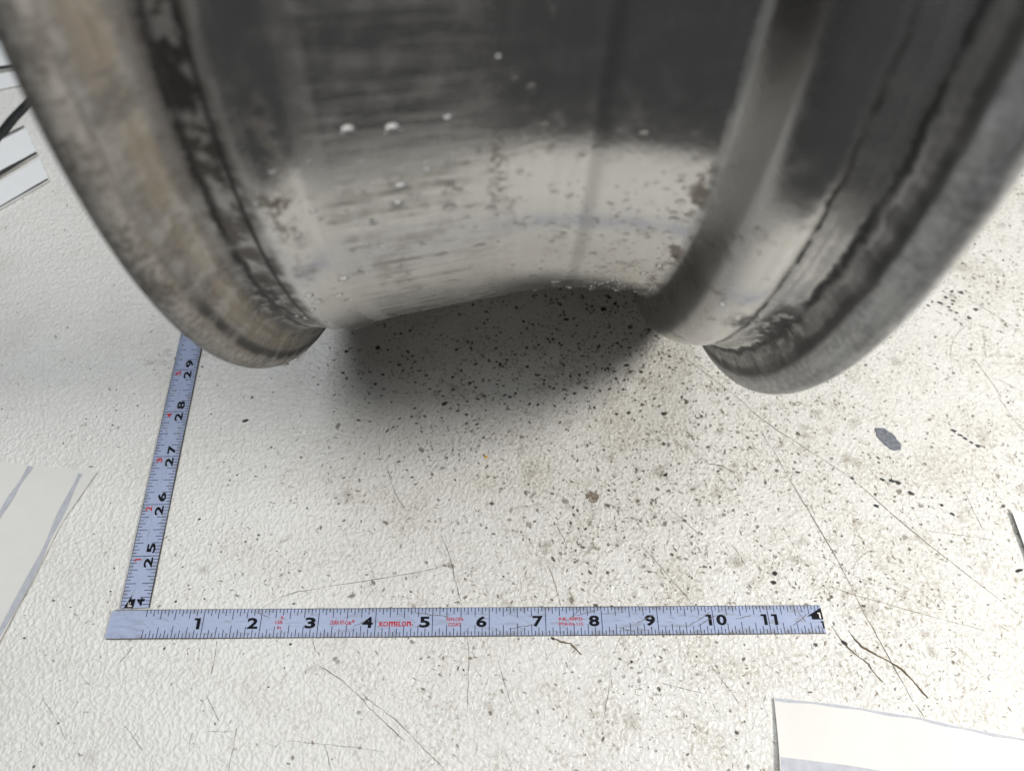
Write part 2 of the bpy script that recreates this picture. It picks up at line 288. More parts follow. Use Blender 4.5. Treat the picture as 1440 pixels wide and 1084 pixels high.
M = dict(table=mat_table(), alloy=mat_alloy(), blade=mat_blade(), water=mat_water(), specks=mat_specks(),
         ink=simple('black_ink', (.008, .009, .013), .7, .3, 20, spec=.12), tick=simple('tick_ink', (.03, .045, .09), .7, .4, 14, spec=.12),
         red=simple('red_ink', (.50, .028, .032), .7, .2, 14, spec=.12), edge=simple('blade_edge', (.05, .045, .04), .6, .5, 8),
         scratch=simple('scratch_grime', (.15, .125, .095), .8, .5, 9, worn=(5.0, .32, .56, .35, 1.0)), fibre=simple('dry_fibre', (.17, .125, .075), .8, .4, 9),
         paper=simple('white_paper', (.715, .705, .675), .75, .03, 3), stripe=simple('grey_blue_print', (.47, .485, .53), .75, .2, 7),
         card=simple('white_card', (.80, .815, .82), .55, .03, 4), cardstrip=simple('black_strip', (.03, .03, .03), .6, .3, 8),
         strap=simple('black_strap', (.012, .013, .013), .5, .3, 10), chip=simple('slate_chip', (.16, .172, .20), .6, .75, 16),
         stain=simple('brown_stain', (.20, .155, .11), .85, .5, 26), yellow=simple('yellow_fleck', (.75, .42, .06), .6, .2, 20),
         black=simple('black_grit', (.02, .018, .017), .7, .4, 20), spoke=simple('painted_alloy', (.45, .45, .45), .4, .1, 3, 1.0))

# ------------------------------------------------------------------ table
TX0, TX1, TY0, TY1 = -16.0, 30.0, -6.6, 34.0
def rounded_slab(x0, x1, y0, y1, z0, z1, b):
    v = []; ring = [(0, z0), (0, z1-b), (b*.3, z1-b*.3), (b, z1)]
    for i, z in ring: v += [(x0+i, y0+i, z), (x1-i, y0+i, z), (x1-i, y1-i, z), (x0+i, y1-i, z)]
    f = [(3, 2, 1, 0)]
    for r in range(3):
        for k in range(4): f.append((r*4+k, r*4+(k+1) % 4, r*4+4+(k+1) % 4, r*4+4+k))
    f.append((12, 13, 14, 15)); return v, f
v, f = rounded_slab(TX0, TX1, TY0, TY1, -1.5, 0.0, .25)
table = tag(mesh_obj('table_top', v, f, M['table']), 'white textured table top with pits, scratches and brown grime', 'table', kind='structure')

for w, pts in SCRATCHES:
    v, f = ribbon(pts, w*(.95 if len(pts) > 5 else .72), .0042, True, .006); mesh_obj('scratch', v, f, M['scratch'], table)

def blob(cx, cy, rx, ry, ang, z, n=9, jag=.28):
    a = np.linspace(0, 2*math.pi, n, endpoint=False); r = 1+rng.normal(0, jag, n).clip(-.6, .6)
    X = np.cos(a)*rx*r; Y = np.sin(a)*ry*r
    return [(cx+x*math.cos(ang)-y*math.sin(ang), cy+x*math.sin(ang)+y*math.cos(ang), z) for x, y in zip(X, Y)]
# brown round stain on the table: a ragged cluster of dried dots
v = []; f = []
for k in range(190):
    r = .13*math.sqrt(random.random()); a = random.random()*6.283
    p = blob(8.0+r*math.cos(a), 2.62+r*math.sin(a), random.uniform(.006, .020), random.uniform(.005, .014), a, .0045+k*.00001, 7)
    f.append(tuple(range(len(v), len(v)+7))); v += p
mesh_obj('stain', v, f, M['stain'], table)

# countless pits and grains of dirt pressed into the surface
def g2(x, y, cx, cy, sx, sy): return math.exp(-.5*(((x-cx)/sx)**2+((y-cy)/sy)**2))
clump = rng.uniform([-6, -3], [20, 16], (70, 2)); clw = rng.uniform(.25, .9, 70)
def dens_pit(x, y):
    d = .05+.62*g2(x, y, 6.8, 6.2, 3.3, 2.4)+.55*g2(x, y, 9.0, 4.0, 3.2, 2.0)+.32*g2(x, y, 15, 6, 4.5, 4)+.16*g2(x, y, 8, 1.5, 4, 1.2)
    return d
def dens_tan(x, y):
    return .06+.55*g2(x, y, 9, 3.0, 3.4, 1.6)+.62*g2(x, y, 14.5, 3.5, 4.6, 4.2)+.20*g2(x, y, 6, 6, 3, 3)+.12*g2(x, y, 12, -1, 4, 1.2)
def cl(x, y):
    s = 0
    for (a, b), w in zip(clump, clw):
        q = ((x-a)/w)**2+((y-b)/w)**2
        if q < 6: s += math.exp(-.5*q)
    return .55+.9*min(s, 1.2)
v = []; f = []; tones = []
def soft(x, y, rx, ry, ang, z, n, jag, c, cover, core=.62):
    """a dab of dirt: dense middle, edge fading out"""
    rim = blob(x, y, rx, ry, ang, z, n, jag); k = len(v)
    mid = [(x+(p[0]-x)*core, y+(p[1]-y)*core, z) for p in rim]
    v.append((x, y, z)); v.extend(mid); v.extend(rim)
    tones.extend([(*c, cover)]*(1+n)+[(*c, 0.0)]*n)
    for q in range(n):
        r = (q+1) % n
        f.append((k, k+1+q, k+1+r)); f.append((k+1+q, k+1+n+q, k+1+n+r, k+1+r))
def grain(x, y, kind):
    big = random.random(); z = .0022+random.random()*.0014
    if kind == 0:                                      # oval pits with dirt in them
        far = x < 2.6
        L = (.013+.036*random.random()**1.8)*(.62 if far else 1.0)*(1.5 if big > .95 else 1.0); asp = random.uniform(.42, .85)
        k = .02+.09*random.random()**1.5; cover = random.uniform(.6, .98)
        if not far and (y < 4.2 or x > 10.5): k = .06+.16*random.random(); cover = random.uniform(.3, .85)
        if random.random() < .08: k = .02; L *= .6; cover = .95
        soft(x, y, L*1.15, L*asp*1.15, random.gauss(.5 if y > 4 else -.3, .8), z, 9, .13, (k*1.10, k*.94, k*.74), cover)
    elif kind == 1:                                    # short strokes of tan grime
        L = random.uniform(.016, .060); k = random.uniform(.13, .32)
        soft(x, y, L, L*random.uniform(.14, .42), random.uniform(0, 3.14), z, 7, .22, (k, k*.80, k*.56), random.uniform(.2, .68), .5)
    else:                                              # faint broad smudges
        L = random.uniform(.06, .24); k = random.uniform(.22, .34)
        soft(x, y, L, L*random.uniform(.3, .8), random.uniform(0, 3.14), .0016+random.random()*.0005, 11, .3, (k, k*.76, k*.48), random.uniform(.07, .26), .3)
def scatter(N, dens, kind):
    k = 0
    while k < N:
        x = random.uniform(-6.5, 21); y = random.uniform(-2.9, 14)
        if random.random() < dens(x, y)*cl(x, y): grain(x, y, kind); k += 1
scatter(270, dens_tan, 2); scatter(5000, dens_pit, 0); scatter(9500, dens_tan, 1)
for (sx, sy, nn, sp) in ((9.3, 5.0, 30, .35), (8.3, 3.1, 40, .5), (10.3, 3.6, 40, .6), (11.3, 1.2, 45, .4), (11.3, .75, 35, .5), (1.6, 5.8, 30, .35), (-.9, 5.6, 26, .3), (5.4, 5.0, 30, .3), (9.2, .75, 25, .3), (3.4, 2.9, 30, .4), (13.4, 4.6, 40, .8), (18.5, 8.5, 60, 1.2)):
    for q in range(nn): grain(random.gauss(sx, sp), random.gauss(sy, sp*.6), random.choice((1, 1, 1, 2, 0)))
for (x, y) in CLUSTER: soft(x, y, random.uniform(.045, .08), random.uniform(.03, .045), -.4, .0038, 10, .15, (.045, .047, .055), .92, .75)
specks = mesh_obj('dirt_specks', v, f, M['specks'])
att = specks.data.color_attributes.new('tone', 'FLOAT_COLOR', 'POINT')
att.data.foreach_set('color', np.array(tones, dtype=np.float32).ravel())
tag(specks, 'tiny dark and tan dirt specks pressed into the white table', 'dirt', kind='stuff')

# ------------------------------------------------------------------ wheel
WR = 8.13
wheel = empty('alloy_wheel', (6.0, 9.83, 0), -.054)
tag(wheel, 'worn dirty aluminium car wheel without tyre standing over the tapes', 'wheel')
PROF = [(-3.18, 7.74), (-3.26, 7.82), (-3.305, 7.94), (-3.28, 8.05), (-3.18, 8.12), (-3.06, 8.10), (-2.95, 8.01), (-2.85, 7.85), (-2.73, 7.62), (-2.64, 7.50),
        (-2.52, 7.445), (-2.32, 7.44), (-2.17, 7.435), (-2.10, 7.455), (-1.98, 7.465), (-1.86, 7.45), (-1.70, 7.40), (-1.56, 7.335), (-1.42, 7.27), (-1.14, 7.19), (-.48, 7.02), (.185, 6.853),
        (.86, 6.706), (1.22, 6.65), (1.55, 6.622), (2.2, 6.615), (2.50, 6.618), (2.67, 6.632), (2.77, 6.68), (2.83, 6.80), (2.89, 6.95), (2.95, 7.10), (3.01, 7.22), (3.08, 7.295), (3.19, 7.355), (3.34, 7.40), (3.50, 7.43),
        (3.62, 7.425), (3.70, 7.405), (3.86, 7.41), (4.02, 7.43), (4.12, 7.50), (4.20, 7.62), (4.29, 7.82), (4.38, 7.98), (4.50, 8.09), (4.63, 8.125), (4.74, 8.07), (4.79, 7.96), (4.77, 7.82), (4.69, 7.72)]
def spline(P, m=7):
    P = [np.array(p) for p in P]; out = []
    for i in range(len(P)-1):
        p0 = P[max(i-1, 0)]; p1 = P[i]; p2 = P[i+1]; p3 = P[min(i+2, len(P)-1)]
        for t in np.linspace(0, 1, m, endpoint=False):
            # centripetal-like damping with plain Catmull-Rom on closely spaced knots
            out.append(.5*((2*p1)+(-p0+p2)*t+(2*p0-5*p1+4*p2-p3)*t*t+(-p0+3*p1-3*p2+p3)*t**3))
    out.append(P[-1]); return np.array(out)
S = spline(PROF, 6)
for _ in range(7): S[1:-1] = .25*S[:-2]+.5*S[1:-1]+.25*S[2:]
Tn = np.gradient(S, axis=0); Tn /= np.linalg.norm(Tn, axis=1)[:, None]; Nn = np.stack([-Tn[:, 1], Tn[:, 0]], 1)
def radius(a):
    k = (S[:, 0] > -3.0) & (S[:, 0] < 4.4); return float(np.interp(a, S[k, 0], S[k, 1]))
def slope(a): return (radius(a+.02)-radius(a-.02))/.04
def wpt(a, r, th):                                     # th = degrees below the axle, on the near side
    t = math.radians(th); return (a, -r*math.cos(t), WR-r*math.sin(t))
SEG = 300
def lathe(name, idx, mat, prof=S, norm=Nn, seg=SEG, dent=True):
    P = prof[idx]; n = len(P); vs = []; ns = []; fs = []; uv = []
    for j in range(seg):
        th = 360.0*j/seg-180
        for k in range(n):
            a, r = P[k]
            # hammered, slightly uneven metal on a used wheel
            e = .004*math.sin(math.radians(th)*3+a)+.0025*math.sin(math.radians(th)*11+a*2.3) if dent else 0
            vs.append(wpt(a, r-abs(e) if r > 8 else r+e, th))
            t = math.radians(th); na, nr = norm[idx][k]; ns.append((na, -nr*math.cos(t), -nr*math.sin(t)))
    for j in range(seg):
        for k in range(n-1):
            j2 = (j+1) % seg
            fs.append((j*n+k, j*n+k+1, j2*n+k+1, j2*n+k))
            t0 = 360.0*j/seg-180; t1 = t0+360.0/seg
            uv += [(P[k][0], t0), (P[k+1][0], t0), (P[k+1][0], t1), (P[k][0], t1)]
    me = bpy.data.meshes.new(name); me.from_pydata([(x*IN, y*IN, z*IN) for x, y, z in vs], [], fs); me.update()
    l = me.uv_layers.new(name='UVMap'); l.data.foreach_set('uv', np.array(uv, dtype=np.float32).ravel())
    me.polygons.foreach_set('use_smooth', [True]*len(me.polygons)); me.materials.append(mat)
    bm = bmesh.new(); bm.from_mesh(me); bm.normal_update()
    f0 = bm.faces[0] if (bm.faces.ensure_lookup_table() or True) else None
    n0 = Vector(ns[f0.verts[0].index]); flip = f0.normal.dot(n0) < 0
    if flip: bmesh.ops.reverse_faces(bm, faces=bm.faces); bm.to_mesh(me)
    bm.free(); me.update()
    me.normals_split_custom_set_from_vertices([tuple(Vector(x).normalized()) for x in ns])
    o = bpy.data.objects.new(name, me); col.objects.link(o); o.parent = wheel
    return o
def seg_idx(a0, a1):
    # split along arc length by axial position of the outer skin
    i0 = 0 if a0 is None else int(np.argmin(np.where((S[:, 1] < 8.0) & (S[:, 1] > 6), abs(S[:, 0]-a0), 9)))
    i1 = len(S)-1 if a1 is None else int(np.argmin(np.where((S[:, 1] < 8.0) & (S[:, 1] > 6), abs(S[:, 0]-a1), 9)))
    return np.arange(i0, i1+1)
lathe('rim_flange', seg_idx(None, -2.6), M['alloy'])['label'] = 'tan and grey grimy rim flange'
lathe('bead_seat', seg_idx(-2.6, -1.9), M['alloy'])['label'] = 'brown dirty bead seat with black rubber marks'
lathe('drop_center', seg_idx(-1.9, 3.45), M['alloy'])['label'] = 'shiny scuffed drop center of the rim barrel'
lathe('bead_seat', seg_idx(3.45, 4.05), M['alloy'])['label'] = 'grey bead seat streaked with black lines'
lathe('rim_flange', seg_idx(4.05, None), M['alloy'])['label'] = 'grey rim flange with pale rounded lip'
# inside of the barrel, a disc of five spokes and the hub, all behind the outer skin
inner = np.array([(-3.16, 7.76), (-2.6, 7.28), (-2.0, 7.20), (-1.4, 7.05), (0, 6.72), (1.3, 6.44), (2.4, 6.42), (2.75, 6.5), (3.0, 6.95), (3.5, 7.2), (4.1, 7.25), (4.67, 7.74)])
Ti = np.gradient(inner, axis=0); Ti /= np.linalg.norm(Ti, axis=1)[:, None]; Ni = np.stack([Ti[:, 1], -Ti[:, 0]], 1)
lathe('inner_barrel', np.arange(len(inner)), M['alloy'], inner, Ni, 160, False)
def hub_mesh():
    P = [(2.9, 0.0), (2.9, 1.1), (3.0, 1.9), (3.1, 2.6), (3.5, 2.6), (3.75, 2.2), (3.85, 1.3), (3.7, 1.2), (3.65, 0.0)]
    vs = []; fs = []; n = len(P); s = 48
    for j in range(s):
        for a, r in P: vs.append(wpt(a, max(r, .001), 360*j/s))
    for j in range(s):
        for k in range(n-1): fs.append((j*n+k, ((j+1) % s)*n+k, ((j+1) % s)*n+k+1, j*n+k+1))
    return vs, fs
v, f = hub_mesh(); mesh_obj('hub', v, f, M['spoke'], wheel, True)
for s in range(5):
    vs = []; base = 90+72*s
    for r, hw, a0, a1 in ((2.4, .9, 3.0, 3.7), (4.0, .65, 3.15, 3.75), (5.6, .7, 3.05, 3.6), (6.55, 1.0, 2.6, 3.3)):
        dth = math.degrees(math.atan2(hw, r))
        vs += [wpt(a0, r, base-dth), wpt(a0, r, base+dth), wpt(a1, r, base+dth*.8), wpt(a1, r, base-dth*.8)]
    fs = [(0, 1, 2, 3), (15, 14, 13, 12)]
    for k in range(3):
        for e in range(4): fs.append((k*4+e, k*4+4+e, k*4+4+(e+1) % 4, k*4+(e+1) % 4))
    mesh_obj('spoke', vs, fs, M['spoke'], wheel)

# water drops on the barrel
Wm = Matrix.Translation(Vector((6.0, 9.83, 0))*IN) @ Matrix.Rotation(-.054, 4, 'Z')
def drop_mesh(name, seg=16, rings=6, h=.42):
    v = [(0, 0, h)]; f = []
    for i in range(1, rings+1):
        t = i/rings; r = math.sin(t*math.pi/2)**.9; z = h*math.cos(t*math.pi/2)**.8 if t < 1 else -.06
        for j in range(seg):
            a = 2*math.pi*j/seg; q = 1+.05*math.sin(2*a+1)+.04*math.sin(3*a); v.append((r*q*math.cos(a), r*q*math.sin(a), z))
    for j in range(seg): f.append((0, 1+j, 1+(j+1) % seg))
    for i in range(rings-1):
        for j in range(seg): f.append((1+i*seg+j, 1+(i+1)*seg+j, 1+(i+1)*seg+(j+1) % seg, 1+i*seg+(j+1) % seg))
    f.append(tuple(1+(rings-1)*seg+j for j in reversed(range(seg))))
    return v, f
def drop_frame(a, th, sx, sy, sz):
    r = radius(a); t = math.radians(th); m = slope(a)
    n = Vector((-m, -math.cos(t), -math.sin(t))).normalized(); e = Vector((0, math.sin(t), -math.cos(t)))  # e: down the surface
    x = e.cross(n).normalized(); y = n.cross(x)
    R = Matrix((x, y, n)).transposed().to_4x4()
    return Wm @ Matrix.Translation(Vector(wpt(a, r, th))*IN) @ R @ Matrix.Diagonal((sx*IN, sy*IN, sz*IN, 1))
dv, df = drop_mesh('d')
dme = None
for i, (a, th, s) in enumerate(DROPS[:17]):
    if dme is None:
        o = mesh_obj('water_drop', dv, df, M['water'], None, True, inch=False); dme = o.data
    else:
        o = bpy.data.objects.new('water_drop', dme); col.objects.link(o)
    o.matrix_world = drop_frame(a, th, s*random.uniform(.85, 1.1), s*random.uniform(.75, 1.0), s*random.uniform(.55, .75))
    tag(o, DROPLAB[i], 'water drop', 'water drops on the wheel')
bm = bmesh.new()
small = list(DROPS[17:])
for k in range(420):
    a = random.choice((random.uniform(-1.95, 2.7), random.uniform(1.2, 2.75))); small.append((a, random.uniform(-2, 40) if a < 1 else random.uniform(3, 36), random.uniform(.009, .026)))
for a, th in ((-1.15, 31), (-.75, 32), (-.2, 33), (.5, 34), (1.0, 35), (1.55, 36), (1.9, 36), (2.3, 36), (2.6, 35.5)):
    small.append((a, th+1.5, random.uniform(.03, .06)))
for a, th, s in small:
    M4 = drop_frame(a, th, s*random.uniform(.8, 1.4), s*random.uniform(.7, 1.0), s*.8)
    vv = [bm.verts.new(M4 @ Vector(p)) for p in dv]
    for q in df: bm.faces.new([vv[i] for i in q]).smooth = True
me = bpy.data.meshes.new('water_beads'); bm.to_mesh(me); bm.free(); me.materials.append(M['water'])
o = bpy.data.objects.new('water_beads', me); col.objects.link(o)
tag(o, 'fine spray of tiny water beads over the wheel barrel', 'water', kind='stuff')

# ------------------------------------------------------------------ tapes
TZ = .036                                              # top of a blade above the table
def glyph(text, box, mat, parent, name, z=TZ+.0035, bold=.0, shear=0.0):
    """lettering as a flat mesh fitted into box = (x0, x1, y0, y1), inches along and across the blade"""
    c = bpy.data.curves.new('t', 'FONT'); c.body = text; c.size = 1; c.offset = bold; c.resolution_u = 4; c.shear = shear
    o = bpy.data.objects.new('t', c); col.objects.link(o)
    bpy.context.view_layer.update()
    me = bpy.data.meshes.new_from_object(o.evaluated_get(bpy.context.evaluated_depsgraph_get()))
    bpy.data.objects.remove(o); bpy.data.curves.remove(c)
    n = len(me.vertices); co = np.empty(n*3, np.float32); me.vertices.foreach_get('co', co); co = co.reshape(-1, 3)
    lo = co.min(0); hi = co.max(0)
    co[:, 0] = (box[0]+(co[:, 0]-lo[0])/(hi[0]-lo[0])*(box[1]-box[0]))*IN
    co[:, 1] = (box[2]+(co[:, 1]-lo[1])/(hi[1]-lo[1])*(box[3]-box[2]))*IN
    co[:, 2] = z*IN
    me.vertices.foreach_set('co', co.ravel()); me.materials.clear(); me.materials.append(mat); me.update(); me.name = name
    ob = bpy.data.objects.new(name, me); col.objects.link(ob); ob.parent = parent
    return ob
def poly(pts, mat, parent, name, z=TZ+.0035):
    polys = pts if isinstance(pts[0][0], tuple) else [pts]
    v = []; f = []
    for p in polys: f.append(tuple(range(len(v), len(v)+len(p)))); v += [(*q, z) for q in p]
    return mesh_obj(name, v, f, mat, parent)
def one(x1, y0, y1, w, mat, parent, name='numeral', z=TZ+.0035):
    """plain numeral one: a bar with a flag"""
    h = y1-y0; b = w*.55
    return poly([(x1-b, y0), (x1, y0), (x1, y1), (x1-w, y1), (x1-w, y1-h*.19), (x1-b, y1-h*.19)], mat, parent, name, z)
def digits(s, line, parent, y0=.155, y1=.345, mat=None):
    """black inch figure; one figure stands before its line, of two figures one stands on each side"""
    mat = mat or M['ink']
    wd = lambda ch: .105 if ch == '1' else .185
    def put(ch, xr):
        if ch == '1': one(xr, y0, y1, wd(ch), mat, parent)
        else: glyph(ch, (xr-wd(ch), xr, y0, y1), mat, parent, 'numeral', bold=.035)
    if len(s) == 1: put(s, line-.045)
    else: put(s[0], line-.03); put(s[1], line+.055+wd(s[1]))
def tick_marks(x0, x1, parent, first=None):
    v = []; f = []
    def bar(x, a, b, w=.0125):
        f.append(tuple(range(len(v), len(v)+4))); v.extend([(x-w/2, a, TZ+.002), (x+w/2, a, TZ+.002), (x+w/2, b, TZ+.002), (x-w/2, b, TZ+.002)])
    for i in range(int(round(x0*16)), int(round(x1*16))+1):
        x = i/16
        if x < x0-.001 or x > x1-.012: continue
        if i % 16 == 0 and i > 0: bar(x, .004, .496, .0125); continue
        if i == 0: bar(x, .378, .496); bar(x, .004, .15); continue
        lt = .18 if i % 8 == 0 else .16 if i % 4 == 0 else .115 if i % 2 == 0 else .07
        lb = .21 if i % 8 == 0 else .19 if i % 4 == 0 else .14 if i % 2 == 0 else .085
        bar(x, .497-lt, .497); bar(x, .003, .003+lb)
    o = mesh_obj('tick_marks', v, f, M['tick'], parent); return o
def blade(parent, outline, crown=.0):
    n = len(outline); top = [(x, y, TZ) for x, y in outline]; bot = [(x, y, .006) for x, y in outline]
    o = mesh_obj('blade', top+bot, [tuple(range(n)), tuple(range(2*n-1, n-1, -1))]+[(i, n+i, n+(i+1) % n, (i+1) % n) for i in range(n)], M['blade'], parent)
    o.data.materials.append(M['edge'])
    for p in o.data.polygons:
        if p.index > 1: p.material_index = 1
    return o
def edge_line(parent, pts, w=.012):
    v, f = ribbon(pts, w, TZ+.001, False, .0015); return mesh_obj('dark_edge', v, f, M['edge'], parent)  # thin dark line along a side of the blade

t1 = empty('tape_measure', (0, 0, 0), 0)
tag(t1, 'blue tape measure strip lying across, marked 1 to 11 inches', 'tape measure', 'cut strips of blue tape measure')
blade(t1, [(-.62, .035), (-.585, .0), (11.985, .0), (11.99, .01), (11.985, .5), (-.535, .5), (-.58, .485), (-.615, .44)])
edge_line(t1, [(-.6, .004), (3, .004), (6, .004), (9, .004), (12.0, .004)]); edge_line(t1, [(-.55, .496), (3, .496), (7, .496), (11.95, .496)], .009)
tick_marks(0, 12.0, t1)
for k in range(1, 12): digits(str(k), float(k), t1)
RED = M['red']
glyph('ft', (2.34, 2.387, .315, .372), RED, t1, 'red_print', bold=.018); glyph('12ft', (2.255, 2.380, .235, .298), RED, t1, 'red_print', bold=.018); glyph('in', (2.30, 2.362, .150, .205), RED, t1, 'red_print', bold=.018)
glyph('DURA NY-Coat™', (3.217, 3.63, .215, .295), RED, t1, 'red_print', bold=.018)
# maker's name, its m and n as square-shouldered arches
H0, H1 = .178, .262
def arch(x, legs, w, lw=.022, bar=.026):
    r = [[(x, H1-bar), (x+w, H1-bar), (x+w, H1-.006), (x+w-.008, H1), (x, H1)]]
    for k in range(legs):
        xl = x+(w-lw)*k/(legs-1); r.append([(xl, H0), (xl+lw, H0), (xl+lw, H1-bar), (xl, H1-bar)])
    return poly(r, RED, t1, 'red_print')
glyph('KO', (4.07, 4.225, H0, H1), RED, t1, 'red_print', bold=.03)
arch(4.237, 3, .112)
glyph('ELO', (4.362, 4.542, H0, H1), RED, t1, 'red_print', bold=.03)
arch(4.553, 2, .072)
glyph('®', (4.635, 4.665, .19, .218), RED, t1, 'red_print', bold=.018)
glyph('NYLON-', (5.25, 5.56, .262, .325), RED, t1, 'red_print', bold=.018); glyph('COAT', (5.28, 5.508, .170, .235), RED, t1, 'red_print', bold=.018)
glyph("P.R. APP'D", (7.24, 7.66, .257, .315), RED, t1, 'red_print', bold=.018); glyph('PTA-01-115', (7.24, 7.66, .168, .225), RED, t1, 'red_print', bold=.018)
# foot flag at the cut end
poly([(11.70, .298), (11.985, .452), (11.995, .245), (11.79, .245), (11.785, .305)], M['ink'], t1, 'foot_arrow')
one(11.955, .262, .365, .05, M['paper'], t1, 'foot_arrow', TZ+.006)
one(11.985, .09, .215, .055, M['ink'], t1)

for (xa, ya, xb, yb) in ((7.45, .30, 7.62, .46), (7.55, .34, 7.95, .45), (8.62, .20, 8.95, .36), (9.55, .16, 9.95, .38), (9.7, .14, 10.05, .33), (10.4, .26, 10.7, .33), (11.42, .14, 11.72, .34), (11.55, .38, 11.66, .20), (4.62, .42, 5.1, .36), (5.05, .37, 5.3, .33), (3.62, .18, 3.85, .30), (6.35, .12, 6.8, .2), (1.9, .44, 2.15, .34), (8.3, .12, 8.55, .06)):
    v, f = ribbon([(xa, ya), ((xa+xb)/2+.01, (ya+yb)/2), (xb, yb)], .011, TZ+.0045, True, .004); mesh_obj('scratch', v, f, M['scratch'], t1)
th = .0293
t2 = empty('tape_measure', (-.4912+.5058*math.cos(th), .4553+.5058*math.sin(th), 0), math.pi/2+th)
tag(t2, 'blue tape measure strip running back under the wheel, marked 25 to 29', 'tape measure', 'cut strips of blue tape measure')
blade(t2, [(.065, 0), (7.2, 0), (7.2, .5), (.065, .5)])
edge_line(t2, [(.07, .004), (2, .006), (4, .004), (7, .004)], .014); edge_line(t2, [(.07, .496), (3, .496), (7, .496)], .009)
tick_marks(1/8, 7.2, t2)
for k in range(1, 7):
    digits(str(24+k), float(k), t2, .10, .253)
    if k == 1: one(k-.045, .315, .425, .05, RED, t2)
    else: glyph(str(k), (k-.135, k-.03, .315, .425), RED, t2, 'numeral', bold=.02)
glyph('4', (.10, .24, .10, .235), M['ink'], t2, 'numeral', bold=.035)
poly([(.07, .44), (.31, .335), (.225, .345), (.225, .262), (.07, .275)], M['ink'], t2, 'foot_arrow')
glyph('F', (.09, .17, .305, .375), M['paper'], t2, 'foot_arrow', TZ+.006)

# ------------------------------------------------------------------ papers
def sheet(name, nx, ny, P, lift, mat, label, cat, thick=.006, parent=None, group=None):
    """P(u, v) gives the outline patch in inches, lift(u, v) its height over the table"""
    v = []; f = []; m = (nx+1)*(ny+1)
    for s in (0, 1):
        for j in range(ny+1):
            for i in range(nx+1):
                x, y = P(i/nx, j/ny); v.append((x, y, lift(i/nx, j/ny)+.006+(thick if s else 0)))
    I = lambda s, i, j: s*m+j*(nx+1)+i
    for j in range(ny):
        for i in range(nx):
            f.append((I(1, i, j), I(1, i+1, j), I(1, i+1, j+1), I(1, i, j+1))); f.append((I(0, i, j+1), I(0, i+1, j+1), I(0, i+1, j), I(0, i, j)))
    for i in range(nx):
        f.append((I(0, i, 0), I(0, i+1, 0), I(1, i+1, 0), I(1, i, 0))); f.append((I(1, i, ny), I(1, i+1, ny), I(0, i+1, ny), I(0, i, ny)))
    for j in range(ny):
        f.append((I(1, 0, j), I(1, 0, j+1), I(0, 0, j+1), I(0, 0, j))); f.append((I(0, nx, j), I(0, nx, j+1), I(1, nx, j+1), I(1, nx, j)))
    o = mesh_obj(name, v, f, mat, parent, False)
    if label: tag(o, label, cat, group)
    return o
def lerp(a, b, t): return tuple(a[i]*(1-t)+b[i]*t for i in range(2))
def curve_at(pts, t):
    d = [0]
    for i in range(len(pts)-1): d.append(d[-1]+math.dist(pts[i], pts[i+1]))
    return (float(np.interp(t*d[-1], d, [p[0] for p in pts])), float(np.interp(t*d[-1], d, [p[1] for p in pts])))
def stripe(parent, pts, w, zf, name='printed_stripe'):
    v, f = ribbon(pts, w, 0, False); v = [(a, b, zf(a, b)) for a, b, _ in v]
    return mesh_obj(name, v, f, M['stripe'], parent)
# left sheet
rA = [(-2.75, -1.1), (-2.38, -.06), (-2.10, 1.31), (-2.02, 1.77), (-1.94, 2.16), (-1.79, 2.54), (-1.57, 3.14)]
lA = [(-6.3, -.7), (-6.3, 3.66)]
def PA(u, v):
    return lerp(curve_at(lA, v), curve_at(rA, v), u)
pa = sheet('paper_sheet', 24, 24, PA, lambda u, v: .03*u**6+.012*math.sin(7*v)*u, M['paper'], 'white paper sheet with grey stripes at the left edge', 'paper', .007)
zA = lambda x, y: .006+.007+.055
def liftA(x, y):
    # height of the sheet under a point of it
    best = 0
    v = min(1, max(0, (y+.9)/4.0)); xr = curve_at(rA, v)[0]; u = min(1, max(0, (x+6.3)/(xr+6.3)))
    return .03*u**6+.012*math.sin(7*v)*u+.0155+.006
stripe(pa, [(-2.87, 3.25), (-3.0, 2.8), (-3.14, 2.26), (-3.4, 1.2), (-3.7, 0)], .085, liftA)
stripe(pa, [(-1.875, 3.09), (-1.97, 2.55), (-2.08, 1.88), (-2.17, 1.22), (-2.44, 0.0), (-2.6, -.6)], .095, liftA)
# bottom right sheet, its corner lifting
tB = [(10.84, -1.05), (11.95, -1.17), (13.25, -1.38), (13.93, -1.54), (14.96, -1.73), (16.2, -2.0)]
bB = [(10.50, -3.1), (12.0, -3.3), (16.0, -4.1)]
def liftB(u, v): return .01*math.exp(-u*14)*(1-v)+.13*math.exp(-u*7)*(v**1.1)+.02*math.sin(9*u)**2+.012
def PB(u, v):
    a = curve_at(tB, u); b = curve_at(bB, u); x, y = lerp(a, b, v)
    return (x+.05*math.sin(v*3.0)*math.exp(-u*6), y)
pb = sheet('paper_sheet', 40, 24, PB, liftB, M['paper'], 'white paper sheet with curled left edge at bottom right corner', 'paper', .007)
def strip_on(parent, P, lift, u0, u1, v0, v1, n=24):
    v = []; f = []
    for i in range(n+1):
        u = u0+(u1-u0)*i/n
        for vv in (v0, v1):
            q = vv if not callable(vv) else vv(u); x, y = P(u, q); v.append((x, y, lift(u, q)+.0175))
    for i in range(n): f.append((2*i, 2*i+1, 2*i+3, 2*i+2))
    return mesh_obj('printed_stripe', v, f, M['stripe'], parent)
strip_on(pb, PB, liftB, .004, .9, .002, lambda u: .022+.006*math.sin(40*u))
strip_on(pb, PB, liftB, .004, .42, .44, .54)
